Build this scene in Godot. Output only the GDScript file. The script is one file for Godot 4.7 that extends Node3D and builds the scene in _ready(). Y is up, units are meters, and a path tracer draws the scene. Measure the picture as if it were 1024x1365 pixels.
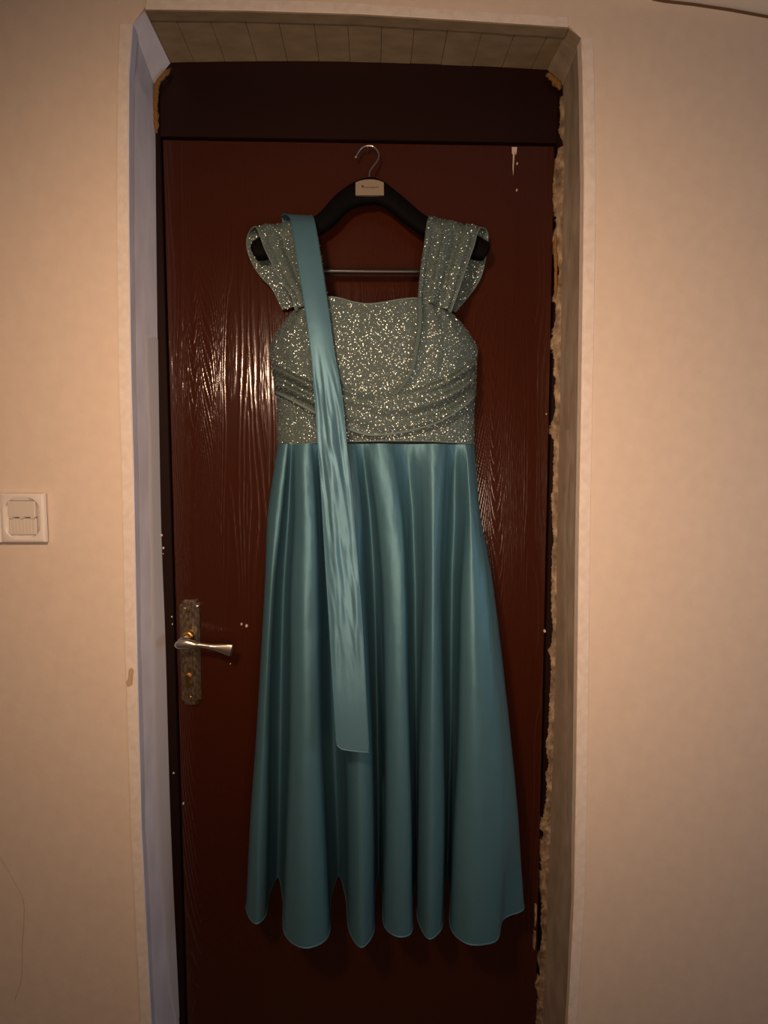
extends Node3D
# A turquoise evening dress with a sequinned bodice on a black hanger, hung on a dark lacquered door in a plastered opening.

const WALL := 0.083            # front plane of the wall; the door's face is z = 0
var taken := {}
var rng := RandomNumberGenerator.new()

# ---------------------------------------------------------------- helpers
func v2(a: Array) -> PackedVector2Array:
	var o := PackedVector2Array()
	for i in a.size() / 2: o.append(Vector2(a[2 * i], a[2 * i + 1]))
	return o

func v3(a: Array) -> PackedVector3Array:
	var o := PackedVector3Array()
	for i in a.size() / 3: o.append(Vector3(a[3 * i], a[3 * i + 1], a[3 * i + 2]))
	return o

func numbered(called: String) -> String:
	if not taken.has(called):
		taken[called] = 0
		return called
	taken[called] += 1
	return "%s_%03d" % [called, taken[called]]

func tag(o: Node, label: String, category := "", group := "", kind := "") -> Node:
	if label: o.set_meta("label", label)
	if category: o.set_meta("category", category)
	if group: o.set_meta("group", group)
	if kind: o.set_meta("kind", kind)
	return o

func thing(called: String, at: Vector3, label: String, category: String, kind := "") -> Node3D:
	var o := Node3D.new()
	o.name = numbered(called)
	o.position = at
	add_child(o, true)
	tag(o, label, category, "", kind)
	return o

# Commits a mesh given in world coordinates as one named part of PARENT (a top-level node that is moved, never turned).
func obj(called: String, mesh: Mesh, mat: Material, parent: Node3D = null) -> MeshInstance3D:
	var o := MeshInstance3D.new()
	o.mesh = mesh
	o.material_override = mat
	var to: Node3D = self if parent == null else parent
	o.name = numbered(called) if parent == null else called
	to.add_child(o, true)
	var off := Vector3.ZERO
	var p: Node = to
	while p is Node3D and p != self:
		off += (p as Node3D).position
		p = p.get_parent()
	o.position = -off
	return o

func mat(c: Color, rough := 0.7, metal := 0.0, spec := 0.5) -> StandardMaterial3D:
	var m := StandardMaterial3D.new()
	m.albedo_color = Color(c.r, c.g, c.b).linear_to_srgb()
	m.roughness = rough
	m.metallic = metal
	m.metallic_specular = spec
	return m

func noise_tex(freq: float, seed_: int, lo: Color, hi: Color, octaves := 4, size := 256) -> NoiseTexture2D:
	var n := FastNoiseLite.new()
	n.seed = seed_
	n.frequency = freq
	n.fractal_octaves = octaves
	var t := NoiseTexture2D.new()
	t.width = size
	t.height = size
	t.seamless = true
	t.noise = n
	var g := Gradient.new()
	g.set_color(0, lo)
	g.set_color(1, hi)
	t.color_ramp = g
	return t

func triplanar(m: StandardMaterial3D, scale: Vector3) -> StandardMaterial3D:
	m.uv1_triplanar = true
	m.uv1_world_triplanar = true
	m.uv1_scale = scale
	return m

# Smooth sheet through rows of points; closed joins the last column to the first.
func sheet(rows: Array, closed := false) -> ArrayMesh:
	var st := SurfaceTool.new()
	st.begin(Mesh.PRIMITIVE_TRIANGLES)
	st.set_smooth_group(0)
	var w: int = rows[0].size()
	for r in rows:
		for p in r: st.add_vertex(p)
	var last := w if closed else w - 1
	for j in rows.size() - 1:
		for i in last:
			var a := j * w + i
			var b := j * w + (i + 1) % w
			for k in [a, a + w, b, b, a + w, b + w]: st.add_index(k)
	st.generate_normals()
	return st.commit()

# Flat-sided prism of a polygon between two depths, its front edge chamfered by c.
func prism(poly: PackedVector2Array, z0: float, z1: float, c := 0.0, jitter := 0.0) -> ArrayMesh:
	if Geometry2D.is_polygon_clockwise(poly): poly.reverse()
	var st := SurfaceTool.new()
	st.begin(Mesh.PRIMITIVE_TRIANGLES)
	st.set_smooth_group(-1)
	var n := poly.size()
	var inner := PackedVector2Array()
	for i in n:
		var d0 := (poly[i] - poly[(i + n - 1) % n]).normalized()
		var d1 := (poly[(i + 1) % n] - poly[i]).normalized()
		var nn := Vector2(-d0.y - d1.y, d0.x + d1.x).normalized()
		inner.append(poly[i] + nn * c)
	var zs := PackedFloat32Array()
	for i in n: zs.append(z1 + rng.randf_range(-jitter, jitter))
	var tri := Geometry2D.triangulate_polygon(inner if c > 0.0 else poly)
	for i in tri.size() / 3:
		for k in [2, 1, 0]:
			var q: int = tri[3 * i + k]
			st.add_vertex(Vector3(inner[q].x, inner[q].y, zs[q]))
	for i in n:
		var j := (i + 1) % n
		var a := poly[i]
		var b := poly[j]
		var za := zs[i] - c
		var zb := zs[j] - c
		var quad := [Vector3(a.x, a.y, z0), Vector3(b.x, b.y, z0), Vector3(b.x, b.y, zb), Vector3(a.x, a.y, za)]
		for k in [0, 2, 1, 0, 3, 2]: st.add_vertex(quad[k])
		if c > 0.0:
			var e := [Vector3(a.x, a.y, za), Vector3(b.x, b.y, zb), Vector3(inner[j].x, inner[j].y, zs[j]), Vector3(inner[i].x, inner[i].y, zs[i])]
			for k in [0, 2, 1, 0, 3, 2]: st.add_vertex(e[k])
	st.generate_normals()
	return st.commit()

func rect(x0: float, y0: float, x1: float, y1: float) -> PackedVector2Array:
	return PackedVector2Array([Vector2(x0, y0), Vector2(x1, y0), Vector2(x1, y1), Vector2(x0, y1)])

# Rectangle with rounded corners.
func rounded(x0: float, y0: float, x1: float, y1: float, r: float, steps := 5) -> PackedVector2Array:
	var o := PackedVector2Array()
	for c in 4:
		var mid := Vector2(x1 - r if c in [0, 3] else x0 + r, y1 - r if c < 2 else y0 + r)
		for k in steps + 1:
			var a := PI / 2 * (c + float(k) / steps)
			o.append(mid + Vector2(cos(a), sin(a)) * r)
	return o

# Tube of elliptic section along a path; radii holds (half height, half depth) per point.
func tube(path: PackedVector3Array, radii: Array, sides := 12, square := 1.0, up := Vector3.UP) -> ArrayMesh:
	var rows := []
	var n := path.size()
	for i in n:
		var d := (path[mini(i + 1, n - 1)] - path[maxi(i - 1, 0)]).normalized()
		var side := d.cross(up)
		side = side.normalized() if side.length() > 0.01 else Vector3.BACK
		var u := side.cross(d).normalized()
		var r: Vector2 = radii[mini(i, radii.size() - 1)]
		var row := PackedVector3Array()
		for k in sides:
			var a := TAU * k / sides
			var ca := signf(cos(a)) * pow(absf(cos(a)), square)
			var sa := signf(sin(a)) * pow(absf(sin(a)), square)
			row.append(path[i] + u * ca * r.x + side * sa * r.y)
		rows.append(row)
	var e0 := PackedVector3Array()
	var e1 := PackedVector3Array()
	for k in sides:
		e0.append(path[0])
		e1.append(path[n - 1])
	rows.push_front(e0)
	rows.append(e1)
	return sheet(rows, true)

func lathe(profile: PackedVector2Array, at: Vector3, axis := Vector3.UP, sides := 24) -> ArrayMesh:
	var q := Quaternion(Vector3.UP, axis.normalized()) if axis.normalized().distance_to(Vector3.DOWN) > 0.01 else Quaternion(Vector3.RIGHT, PI)
	var rows := []
	for p in profile:
		var row := PackedVector3Array()
		for k in sides:
			var a := TAU * k / sides
			row.append(at + q * Vector3(cos(a) * p.x, p.y, sin(a) * p.x))
		rows.append(row)
	return sheet(rows, true)

func catmull(p: PackedVector3Array, n: int) -> PackedVector3Array:
	var o := PackedVector3Array()
	var m := p.size()
	for i in n:
		var t := float(i) / (n - 1) * (m - 1)
		var k := mini(int(t), m - 2)
		var f := t - k
		o.append(p[k].cubic_interpolate(p[k + 1], p[maxi(k - 1, 0)], p[mini(k + 2, m - 1)], f))
	return o

# The same, evenly spaced along its length.
func even(p: PackedVector3Array, n: int) -> PackedVector3Array:
	var d := catmull(p, 240)
	var s := PackedFloat32Array([0.0])
	for i in range(1, d.size()): s.append(s[i - 1] + d[i].distance_to(d[i - 1]))
	var o := PackedVector3Array()
	var k := 0
	for i in n:
		var t := s[s.size() - 1] * i / (n - 1)
		while k < d.size() - 2 and s[k + 1] < t: k += 1
		o.append(d[k].lerp(d[k + 1], clampf((t - s[k]) / maxf(s[k + 1] - s[k], 1e-9), 0, 1)))
	return o

func to3(p: PackedVector2Array, z: float) -> PackedVector3Array:
	var o := PackedVector3Array()
	for q in p: o.append(Vector3(q.x, q.y, z))
	return o

func lerp_table(t: PackedVector2Array, y: float, swap := false) -> float:
	# t: (value, height) pairs, sorted by falling height
	if y >= t[0].y: return t[0].x
	for i in range(1, t.size()):
		if y >= t[i].y: return lerpf(t[i].x, t[i - 1].x, (y - t[i].y) / (t[i - 1].y - t[i].y))
	return t[t.size() - 1].x

# ---------------------------------------------------------------- materials
var M := {}

func materials() -> void:
	M.wall = triplanar(mat(Color(0.78, 0.645, 0.52), 0.55, 0.0, 0.35), Vector3(5, 5, 5))
	M.wall.albedo_texture = noise_tex(0.02, 3, Color(0.97, 0.967, 0.965), Color(1, 1, 1), 5)
	M.wall.heightmap_enabled = true
	M.wall.heightmap_texture = noise_tex(0.05, 4, Color(0.2, 0.2, 0.2), Color(0.8, 0.8, 0.8), 5)
	M.wall.heightmap_scale = 0.022
	M.trim = triplanar(mat(Color(0.86, 0.76, 0.67), 0.42), Vector3(6, 6, 6))
	M.trim.albedo_texture = noise_tex(0.03, 5, Color(0.93, 0.92, 0.91), Color(1, 1, 1))
	M.reveal_white = triplanar(mat(Color(0.79, 0.80, 0.93), 0.5), Vector3(4, 1.2, 4))
	M.reveal_white.albedo_texture = noise_tex(0.02, 6, Color(0.88, 0.87, 0.86), Color(1, 1, 1))
	M.plaster = triplanar(mat(Color(0.36, 0.30, 0.235), 0.8), Vector3(5, 1.4, 5))
	M.plaster.albedo_texture = noise_tex(0.02, 7, Color(0.78, 0.76, 0.73), Color(1, 1, 1), 5)
	M.plaster.heightmap_enabled = true
	M.plaster.heightmap_texture = noise_tex(0.03, 8, Color(0.1, 0.1, 0.1), Color(0.9, 0.9, 0.9), 5)
	M.plaster.heightmap_scale = 0.12
	M.filler = triplanar(mat(Color(0.30, 0.235, 0.175), 0.8), Vector3(5, 2, 5))
	M.filler.albedo_texture = noise_tex(0.03, 9, Color(0.85, 0.84, 0.82), Color(1, 1, 1), 5)
	M.chip = triplanar(mat(Color(0.52, 0.40, 0.275), 0.85), Vector3(7, 4, 7))
	M.chip.albedo_texture = noise_tex(0.03, 10, Color(0.3, 0.25, 0.2), Color(1, 1, 1), 5)
	M.chip.heightmap_enabled = true
	M.chip.heightmap_texture = noise_tex(0.04, 11, Color(0, 0, 0), Color(1, 1, 1), 5)
	M.chip.heightmap_scale = 0.1
	M.darker_patch = mat(Color(0.60, 0.59, 0.63), 0.55)
	M.soffit = triplanar(mat(Color(0.30, 0.235, 0.15), 0.6), Vector3(3, 3, 9))
	M.soffit.albedo_texture = noise_tex(0.02, 12, Color(0.86, 0.85, 0.82), Color(1, 1, 1), 4)
	M.foam = triplanar(mat(Color(0.33, 0.19, 0.05), 0.85), Vector3(30, 30, 30))
	M.foam.albedo_texture = noise_tex(0.04, 13, Color(0.6, 0.5, 0.35), Color(1, 1, 1), 3)
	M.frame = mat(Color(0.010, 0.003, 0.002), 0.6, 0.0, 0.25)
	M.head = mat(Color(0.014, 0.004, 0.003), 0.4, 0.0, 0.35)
	M.satin = triplanar(mat(Color(0.064, 0.158, 0.204), 0.47, 0.42, 0.35), Vector3(5, 5, 5))
	M.satin.heightmap_enabled = true
	M.satin.heightmap_texture = noise_tex(0.012, 21, Color(0.2, 0.2, 0.2), Color(0.8, 0.8, 0.8), 3)
	M.satin.heightmap_scale = 0.10
	M.sash = triplanar(mat(Color(0.074, 0.172, 0.228), 0.45, 0.40, 0.35), Vector3(5, 5, 5))
	M.sash.heightmap_enabled = true
	M.sash.heightmap_texture = M.satin.heightmap_texture
	M.sash.heightmap_scale = 0.06
	M.tulle = triplanar(mat(Color(0.090, 0.136, 0.134), 0.7, 0.0, 0.4), Vector3(30, 30, 30))
	M.tulle.albedo_texture = noise_tex(0.05, 22, Color(0.72, 0.72, 0.7), Color(1, 1, 1), 3)
	M.tulle_edge = mat(Color(0.105, 0.155, 0.15), 0.75)
	M.lining = mat(Color(0.10, 0.13, 0.12), 0.75)
	M.sequin = mat(Color(0.47, 0.54, 0.51), 0.27, 0.8)
	M.hanger = mat(Color(0.003, 0.0027, 0.0027), 0.65, 0.0, 0.14)
	M.chrome = mat(Color(0.62, 0.60, 0.57), 0.28, 1.0)
	M.plaque = triplanar(mat(Color(0.21, 0.165, 0.12), 0.5), Vector3(20, 20, 20))
	M.bar = mat(Color(0.014, 0.011, 0.010), 0.3)
	M.print = mat(Color(0.03, 0.02, 0.02), 0.6)
	M.nickel = triplanar(mat(Color(0.55, 0.44, 0.32), 0.34, 0.9), Vector3(20, 9, 20))
	M.nickel.albedo_texture = noise_tex(0.03, 31, Color(0.55, 0.5, 0.45), Color(1, 1, 1), 4)
	M.brass = mat(Color(0.60, 0.33, 0.09), 0.3, 1.0)
	M.steel = mat(Color(0.60, 0.55, 0.48), 0.3, 0.95)
	M.dark = mat(Color(0.01, 0.008, 0.007), 0.8)
	M.plastic = mat(Color(0.80, 0.735, 0.66), 0.32)
	M.rocker = mat(Color(0.70, 0.62, 0.53), 0.36)
	M.ceiling = triplanar(mat(Color(0.80, 0.72, 0.64), 0.8), Vector3(2, 2, 2))
	M.casing = triplanar(mat(Color(0.84, 0.78, 0.70), 0.7), Vector3(2, 2, 2))
	M.shadow_gap = mat(Color(0.14, 0.075, 0.035), 0.9)  # shade below the casing edge, put into the colour
	M.floor = triplanar(mat(Color(0.16, 0.09, 0.05), 0.5), Vector3(4, 4, 1))
	M.floor.albedo_texture = noise_tex(0.03, 41, Color(0.7, 0.65, 0.6), Color(1, 1, 1))
	M.paint_chip = mat(Color(0.55, 0.47, 0.40), 0.7)
	M.stain = mat(Color(0.50, 0.36, 0.23), 0.7)
	M.rust = mat(Color(0.10, 0.035, 0.025), 0.6)
	M.hairline = mat(Color(0.50, 0.38, 0.28), 0.7)

# Embossed wood relief of the lacquered door: pore lines that run upright, with pointed arches, and lacquer drops.
func grain(w: float, h: float) -> ImageTexture:
	var nx := 560
	var ny := 1500
	var warp := FastNoiseLite.new()
	warp.seed = 5
	warp.frequency = 1.0
	warp.fractal_octaves = 2
	var fibre := FastNoiseLite.new()
	fibre.seed = 6
	fibre.frequency = 1.0
	fibre.fractal_octaves = 2
	var data := PackedByteArray()
	data.resize(nx * ny)
	var centres := [0.042, 0.235, 0.41, 0.60]
	for j in ny:
		var y := h * (1.0 - float(j) / ny)
		for i in nx:
			var x := w * i / nx
			var dx := 9.0
			for c in centres: dx = minf(dx, absf(x - c - 0.01 * sin(y * 3.0 + c * 40.0)))
			var a := sqrt(dx * dx + 0.00003)
			var wv := warp.get_noise_2d(x * 9.0, y * 1.3)
			var phase := 132.0 * a + 24.0 * y * exp(-a * a / 0.0015) + 1.5 * wv + 0.7 * warp.get_noise_2d(x * 22.0 + 50.0, y * 2.6)
			var line := sin(TAU * phase)
			line = smoothstep(-0.35, 0.5, line)
			var f := fibre.get_noise_2d(x * 420.0, y * 24.0)
			var g := fibre.get_noise_2d(x * 330.0 + 90.0, y * 260.0)
			data[j * nx + i] = int(clampf(0.22 + 0.58 * line * (0.85 + 0.4 * f) + 0.05 * f + 0.06 * g, 0, 1) * 255)
	return ImageTexture.create_from_image(Image.create_from_data(nx, ny, false, Image.FORMAT_L8, data))

# ---------------------------------------------------------------- the room
var FL: PackedVector3Array      # front and back edges of the opening: left, right, top, corner strips
var BL: PackedVector3Array
var FR: PackedVector3Array
var BR: PackedVector3Array

func down_to_floor(p: PackedVector3Array) -> PackedVector3Array:
	var a := p[p.size() - 2]
	var b := p[p.size() - 1]
	p.append(Vector3(b.x + (b.x - a.x) * 0.4, 0.0, b.z))
	return p

func ruled(a: PackedVector3Array, b: PackedVector3Array, n: int, behind: float) -> ArrayMesh:
	# a: front edge, b: back edge of a reveal; a solid wedge that fills up to the wall behind it
	var ea := even(a, n)
	var eb := even(b, n)
	var st := SurfaceTool.new()
	st.begin(Mesh.PRIMITIVE_TRIANGLES)
	st.set_smooth_group(-1)
	for i in n - 1:
		var q := [ea[i], ea[i + 1], eb[i], eb[i + 1], Vector3(ea[i].x, ea[i].y, behind), Vector3(ea[i + 1].x, ea[i + 1].y, behind)]
		for k in [0, 1, 2, 2, 1, 3, 2, 3, 4, 4, 3, 5]: st.add_vertex(q[k])
	st.generate_normals()
	return st.commit()

func strip(outer: PackedVector2Array, inner: PackedVector2Array, z0: float, z1: float, c := 0.0006) -> ArrayMesh:
	var p := outer.duplicate()
	var q := inner.duplicate()
	q.reverse()
	p.append_array(q)
	return prism(p, z0, z1, c)

func flat(p: PackedVector3Array) -> PackedVector2Array:
	var o := PackedVector2Array()
	for q in p: o.append(Vector2(q.x, q.y))
	return o

func room() -> void:
	FL = down_to_floor(to3(v2([-0.3796, 2.0704, -0.388, 1.9949, -0.3924, 1.8805, -0.3957, 1.7639, -0.4004, 1.5241, -0.4012, 1.3757, -0.4056, 1.068, -0.4081, 0.7313, -0.4021, 0.3692]), WALL))
	FR = down_to_floor(to3(v2([0.3408, 2.0638, 0.3448, 2.0086, 0.3516, 1.8446, 0.3536, 1.7247, 0.3563, 1.5029, 0.3582, 1.2731, 0.3647, 0.8295, 0.3668, 0.589, 0.3611, 0.3474]), WALL))
	BL = down_to_floor(to3(v2([-0.3818, 2.0425, -0.3815, 1.9617, -0.3848, 1.8074, -0.3893, 1.5424, -0.3925, 1.2668, -0.3907, 1.0384, -0.3908, 0.6814, -0.3845, 0.2659]), -0.003))
	BR = down_to_floor(to3(v2([0.3416, 2.0544, 0.3452, 1.9604, 0.3445, 1.8162, 0.3461, 1.6283, 0.3484, 1.4071, 0.3488, 1.2652, 0.3512, 1.0323, 0.3496, 0.7764, 0.3449, 0.5114, 0.3398, 0.2452]), -0.003))
	var top := v2([0.3184, 2.0794, 0.1502, 2.0861, -0.0185, 2.092, -0.1973, 2.0933, -0.3589, 2.0921])
	# the wall round the opening, one slab
	var poly := PackedVector2Array([Vector2(-1.7, 0), Vector2(-1.7, 2.65), Vector2(1.7, 2.65), Vector2(1.7, 0)])
	var r := flat(FR)
	for i in range(1, r.size()): r[i] += Vector2(0.007, 0)
	r.reverse()
	poly.append_array(r)
	for i in top.size(): poly.append(top[i] + Vector2(0, 0.014 if i > 0 and i < top.size() - 1 else 0.004))
	var lf := flat(FL)
	for i in range(1, lf.size()): lf[i] -= Vector2(0.007, 0)
	poly.append_array(lf)
	var wall := thing("wall_back", Vector3.ZERO, "cream painted plaster wall with a deep door opening", "wall", "structure")
	obj("wall_face", prism(poly, -0.12, WALL), M.wall, wall)
	# reveals
	var rl := obj("reveal", ruled(FL, BL, 40, -0.1), M.reveal_white, wall)
	tag(rl, "white painted left reveal of the door opening")
	var rr := obj("reveal", ruled(FR, BR, 40, -0.1), M.plaster, wall)
	tag(rr, "bare grey brown plaster right reveal of the door opening")
	var cf := to3(v2([-0.3589, 2.0921, -0.3796, 2.0704]), WALL)
	var cb := to3(v2([-0.352, 2.0781, -0.3818, 2.0425]), -0.003)
	obj("corner_strip", ruled(cf, cb, 3, -0.1), M.reveal_white, wall)
	var df := to3(v2([0.3408, 2.0638, 0.3296, 2.0716, 0.3184, 2.0794]), WALL)
	var db := to3(v2([0.3416, 2.0544, 0.329, 2.0682, 0.3125, 2.0807]), -0.003)
	obj("corner_strip", ruled(df, db, 14, -0.1), M.plaster, wall)
	# soffit: boards laid side by side over the opening, with open joints
	var soffit := obj("soffit", ruled(to3(v2([-0.3588, 2.0977, -0.0185, 2.0983, 0.3182, 2.0862]), WALL - 0.002), to3(v2([-0.3517, 2.0856, -0.0207, 2.0945, 0.3123, 2.087]), -0.003), 12, -0.1), M.dark, wall)
	var sf := even(to3(v2([-0.3589, 2.0921, -0.1973, 2.0933, -0.0185, 2.092, 0.1502, 2.0861, 0.3184, 2.0794]), WALL - 0.0135), 60)
	var sb := even(to3(v2([-0.3519, 2.0787, -0.2193, 2.0838, -0.0207, 2.087, 0.1935, 2.0841, 0.3125, 2.0807]), -0.003), 60)
	var x := sf[0].x
	var n := 0
	while x < sf[59].x - 0.004:
		var w := (0.0555 if n > 0 else 0.041) + rng.randf_range(-0.002, 0.002)
		var x1 := minf(x + w, sf[59].x)
		var st := SurfaceTool.new()
		st.begin(Mesh.PRIMITIVE_TRIANGLES)
		st.set_smooth_group(-1)
		var c := []
		var gap := 0.0004
		var drop := rng.randf_range(-0.0004, 0.0004)
		for e in [[sf, x + gap], [sf, x1 - gap], [sb, x + gap], [sb, x1 - gap]]:
			var f: float = (e[1] - sf[0].x) / (sf[59].x - sf[0].x) * 59.0
			var k := clampi(int(f), 0, 58)
			var p: Vector3 = e[0][k].lerp(e[0][k + 1], f - k)
			c.append(p + Vector3(0, drop, 0))
		var up := Vector3(0, 0.012, 0)
		var q := [c[0], c[1], c[2], c[3], c[0] + up, c[1] + up, c[2] + up, c[3] + up]
		for k in [0, 1, 2, 1, 3, 2, 0, 2, 4, 2, 6, 4, 1, 5, 3, 3, 5, 7, 0, 4, 1, 1, 4, 5]: st.add_vertex(q[k])
		st.generate_normals()
		obj("soffit_board", st.commit(), M.soffit, soffit)
		x = x1
		n += 1
	# corner beads: an L of thin painted trim on each arris
	var names := ["left upright painted trim strip beside the white reveal", "right upright painted trim strip beside the plaster reveal", "painted trim strip across the head of the opening"]
	var outs := [to3(v2([-0.3977, 2.0701, -0.4038, 1.9946, -0.4093, 1.8802, -0.4134, 1.7637, -0.4189, 1.524, -0.4192, 1.3757, -0.4241, 1.0682, -0.425, 0.7317, -0.4196, 0.3697]), WALL), to3(v2([0.3575, 2.0642, 0.362, 2.0089, 0.3692, 1.8449, 0.3713, 1.7249, 0.3737, 1.503, 0.3756, 1.273, 0.383, 0.8292, 0.3847, 0.5886, 0.3765, 0.3469]), WALL)]
	for k in 2:
		var inner := flat(FL if k == 0 else FR)
		var outer := flat(down_to_floor(outs[k]))
		var t := thing("trim_%d" % (k + 1), Vector3(outer[outer.size() - 1].x, 0, WALL), names[k], "trim", "structure")
		obj("front_leg", strip(outer, inner, WALL - 0.002, WALL + 0.0016), M.trim, t)
		var s := 1.0 if k == 0 else -1.0
		var lip := PackedVector2Array()
		for p in inner: lip.append(p + Vector2(0.0022 * s, 0))
		obj("inner_leg", strip(inner, lip, WALL - 0.014, WALL + 0.0015), M.reveal_white if k == 0 else M.trim, t)
	var t3 := thing("trim_3", Vector3(0, 2.13, WALL), names[2], "trim", "structure")
	var ti := flat(to3(v2([-0.3566, 2.0916, -0.1973, 2.0933, -0.0185, 2.092, 0.1502, 2.0861, 0.3172, 2.0793]), 0))
	var to := flat(to3(v2([-0.3536, 2.1111, -0.197, 2.1107, -0.0185, 2.1079, 0.15, 2.1003, 0.3156, 2.0941]), 0))
	obj("front_leg", strip(to, ti, WALL - 0.002, WALL + 0.003), M.trim, t3)
	var lip3 := PackedVector2Array()
	for p in ti: lip3.append(p - Vector2(0, 0.0022))
	obj("inner_leg", strip(ti, lip3, WALL - 0.014, WALL + 0.0028), M.soffit, t3)
	# filler smoothed over the right reveal, a ragged sheet a millimetre thick; and a thin darker patch on the left one
	obj("filler_patch", skin(FR, BR, PackedVector2Array([Vector2(0.30, 0.46), Vector2(0.335, 0.40), Vector2(0.38, 0.52), Vector2(0.42, 0.50), Vector2(0.455, 0.44), Vector2(0.49, 0.40), Vector2(0.53, 0.36), Vector2(0.60, 0.32), Vector2(0.66, 0.30), Vector2(0.70, 0.36), Vector2(0.74, 0.55), Vector2(0.77, 0.80)]), -0.0012), M.filler, wall)
	obj("reveal_patch", skin(FL, BL, PackedVector2Array([Vector2(0.215, 0.80), Vector2(0.222, 0.42), Vector2(0.232, 0.46), Vector2(0.25, 0.44), Vector2(0.30, 0.52), Vector2(0.40, 0.50), Vector2(0.55, 0.42), Vector2(0.7, 0.45), Vector2(0.82, 0.6), Vector2(0.86, 0.8)]), 0.0008), M.darker_patch, wall)
	# ragged plaster over the frame's right edge
	var ragged := v2([0.3366, 2.035, 0.3356, 2.0197, 0.3373, 2.007, 0.3377, 1.9878, 0.3352, 1.9788, 0.3382, 1.9686, 0.3424, 1.9609, 0.3426, 1.9519, 0.3346, 1.9453, 0.3317, 1.9234, 0.3282, 1.8974, 0.328, 1.8779, 0.3284, 1.8623, 0.3315, 1.8453, 0.3332, 1.8322, 0.335, 1.8126, 0.3312, 1.7994, 0.3302, 1.7796, 0.3334, 1.7598, 0.3408, 1.7386, 0.3411, 1.728, 0.336, 1.7066, 0.3324, 1.6825, 0.3368, 1.6732, 0.3362, 1.6396, 0.3337, 1.6261, 0.3315, 1.599, 0.3363, 1.5719, 0.3355, 1.5473, 0.3399, 1.5391, 0.3376, 1.5172, 0.341, 1.4897, 0.336, 1.4621, 0.3321, 1.4483, 0.3338, 1.4344, 0.3398, 1.4205, 0.339, 1.3927, 0.3396, 1.3647, 0.3395, 1.3366, 0.3363, 1.3225, 0.3384, 1.2943, 0.3404, 1.2659, 0.3427, 1.2302, 0.3401, 1.216, 0.3409, 1.1801, 0.3408, 1.1223, 0.345, 1.064, 0.3427, 1.0347, 0.3357, 1.0231, 0.3417, 1.0142, 0.3437, 0.9906, 0.3429, 0.961, 0.3421, 0.9313, 0.3416, 0.8865, 0.3408, 0.8564, 0.3368, 0.8414, 0.3387, 0.8188, 0.3436, 0.796, 0.3381, 0.7778, 0.3402, 0.7504, 0.3381, 0.7122, 0.3301, 0.6662, 0.3363, 0.6552, 0.3309, 0.6275, 0.3331, 0.5963, 0.3326, 0.5495, 0.3351, 0.5022, 0.3342, 0.4707, 0.3379, 0.4388, 0.3313, 0.3911, 0.335, 0.3589, 0.3264, 0.335, 0.333, 0.3106, 0.3296, 0.2538])
	var rows := []
	var lump := FastNoiseLite.new()
	lump.seed = 33
	lump.frequency = 1.0
	var ledge := even(to3(ragged, 0.0), 640)
	var redge := even(BR, 640)
	for i in 640:
		var p := ledge[i]
		var jag := 0.0022 * lump.get_noise_1d(p.y * 160.0) + 0.0006 * rng.randf_range(-1, 1)
		var k := 0
		while k < 638 and redge[k].y > p.y: k += 1
		var xr := redge[k].x + 0.004
		var row := PackedVector3Array()
		row.append(Vector3(p.x + jag, p.y, -0.004))
		for c in 7:
			var u := c / 6.0
			var z := 0.0028 + 0.004 * u + 0.0022 * lump.get_noise_2d(p.y * 110.0, u * 2.0) + 0.0005 * lump.get_noise_2d(p.y * 400.0, u * 7.0)
			row.append(Vector3(lerpf(p.x + jag + 0.0006, xr, u), p.y, z))
		row.append(Vector3(xr + 0.001, p.y, -0.01))
		rows.append(row)
	obj("plaster_edge", sheet(rows), M.chip, wall)
	# hardened foam squeezed out at the head corners
	foam(wall, v3([-0.3499, 2.0672, 0.006, -0.3576, 2.0552, 0.01, -0.3683, 2.0427, 0.01, -0.3753, 2.0317, 0.008, -0.377, 2.0113, 0.007, -0.3782, 1.987, 0.006, -0.3786, 1.9595, 0.004]), 0.0042, 61)
	foam(wall, v3([0.3108, 2.071, 0.006, 0.319, 2.0605, 0.01, 0.3286, 2.0506, 0.01, 0.3366, 2.0442, 0.007]), 0.0055, 62)
	foam(wall, v3([0.334, 1.7968, 0.004, 0.3324, 1.7721, 0.006, 0.3343, 1.7483, 0.006, 0.3351, 1.7165, 0.006, 0.3359, 1.6839, 0.004]), 0.0030, 63)
	for q in [v2([0.3214, 0.5089, 0.3259, 0.5072, 0.3264, 0.4835, 0.3246, 0.4614, 0.3216, 0.4614, 0.3219, 0.4868]), v2([0.3203, 0.4519, 0.3256, 0.4502, 0.3253, 0.4296, 0.3234, 0.4121, 0.3202, 0.4169])]:
		obj("plaster_scrap", prism(q, -0.002, 0.0045, 0.0006), M.chip, wall)
	obj("paint_scar", prism(v2([-0.4178, 1.026, -0.4139, 1.0299, -0.4102, 1.0259, -0.4119, 1.0114, -0.4136, 0.9995, -0.4214, 0.9969, -0.4236, 1.0049, -0.4196, 1.0102]), WALL + 0.0025, WALL + 0.0037), M.stain, wall)
	obj("fine_line", tube(catmull(v3([-0.6609, 0.7029, 0.083, -0.6443, 0.6736, 0.083, -0.6279, 0.6385, 0.083, -0.6174, 0.6131, 0.083, -0.6178, 0.5753, 0.083, -0.6229, 0.5231, 0.083, -0.6268, 0.4692, 0.083, -0.6332, 0.4436, 0.083, -0.6408, 0.4237, 0.083]), 40), [Vector2(0.0006, 0.0005)], 6), M.hairline, wall)  # fine line on the wall, darker than the paint
	# the rest of the room
	tag(obj("floor", prism(rect(-1.8, -0.1, 1.8, 0.0), -0.12, 3.3), M.floor), "dark brown floor of the room", "floor", "", "structure")
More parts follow.
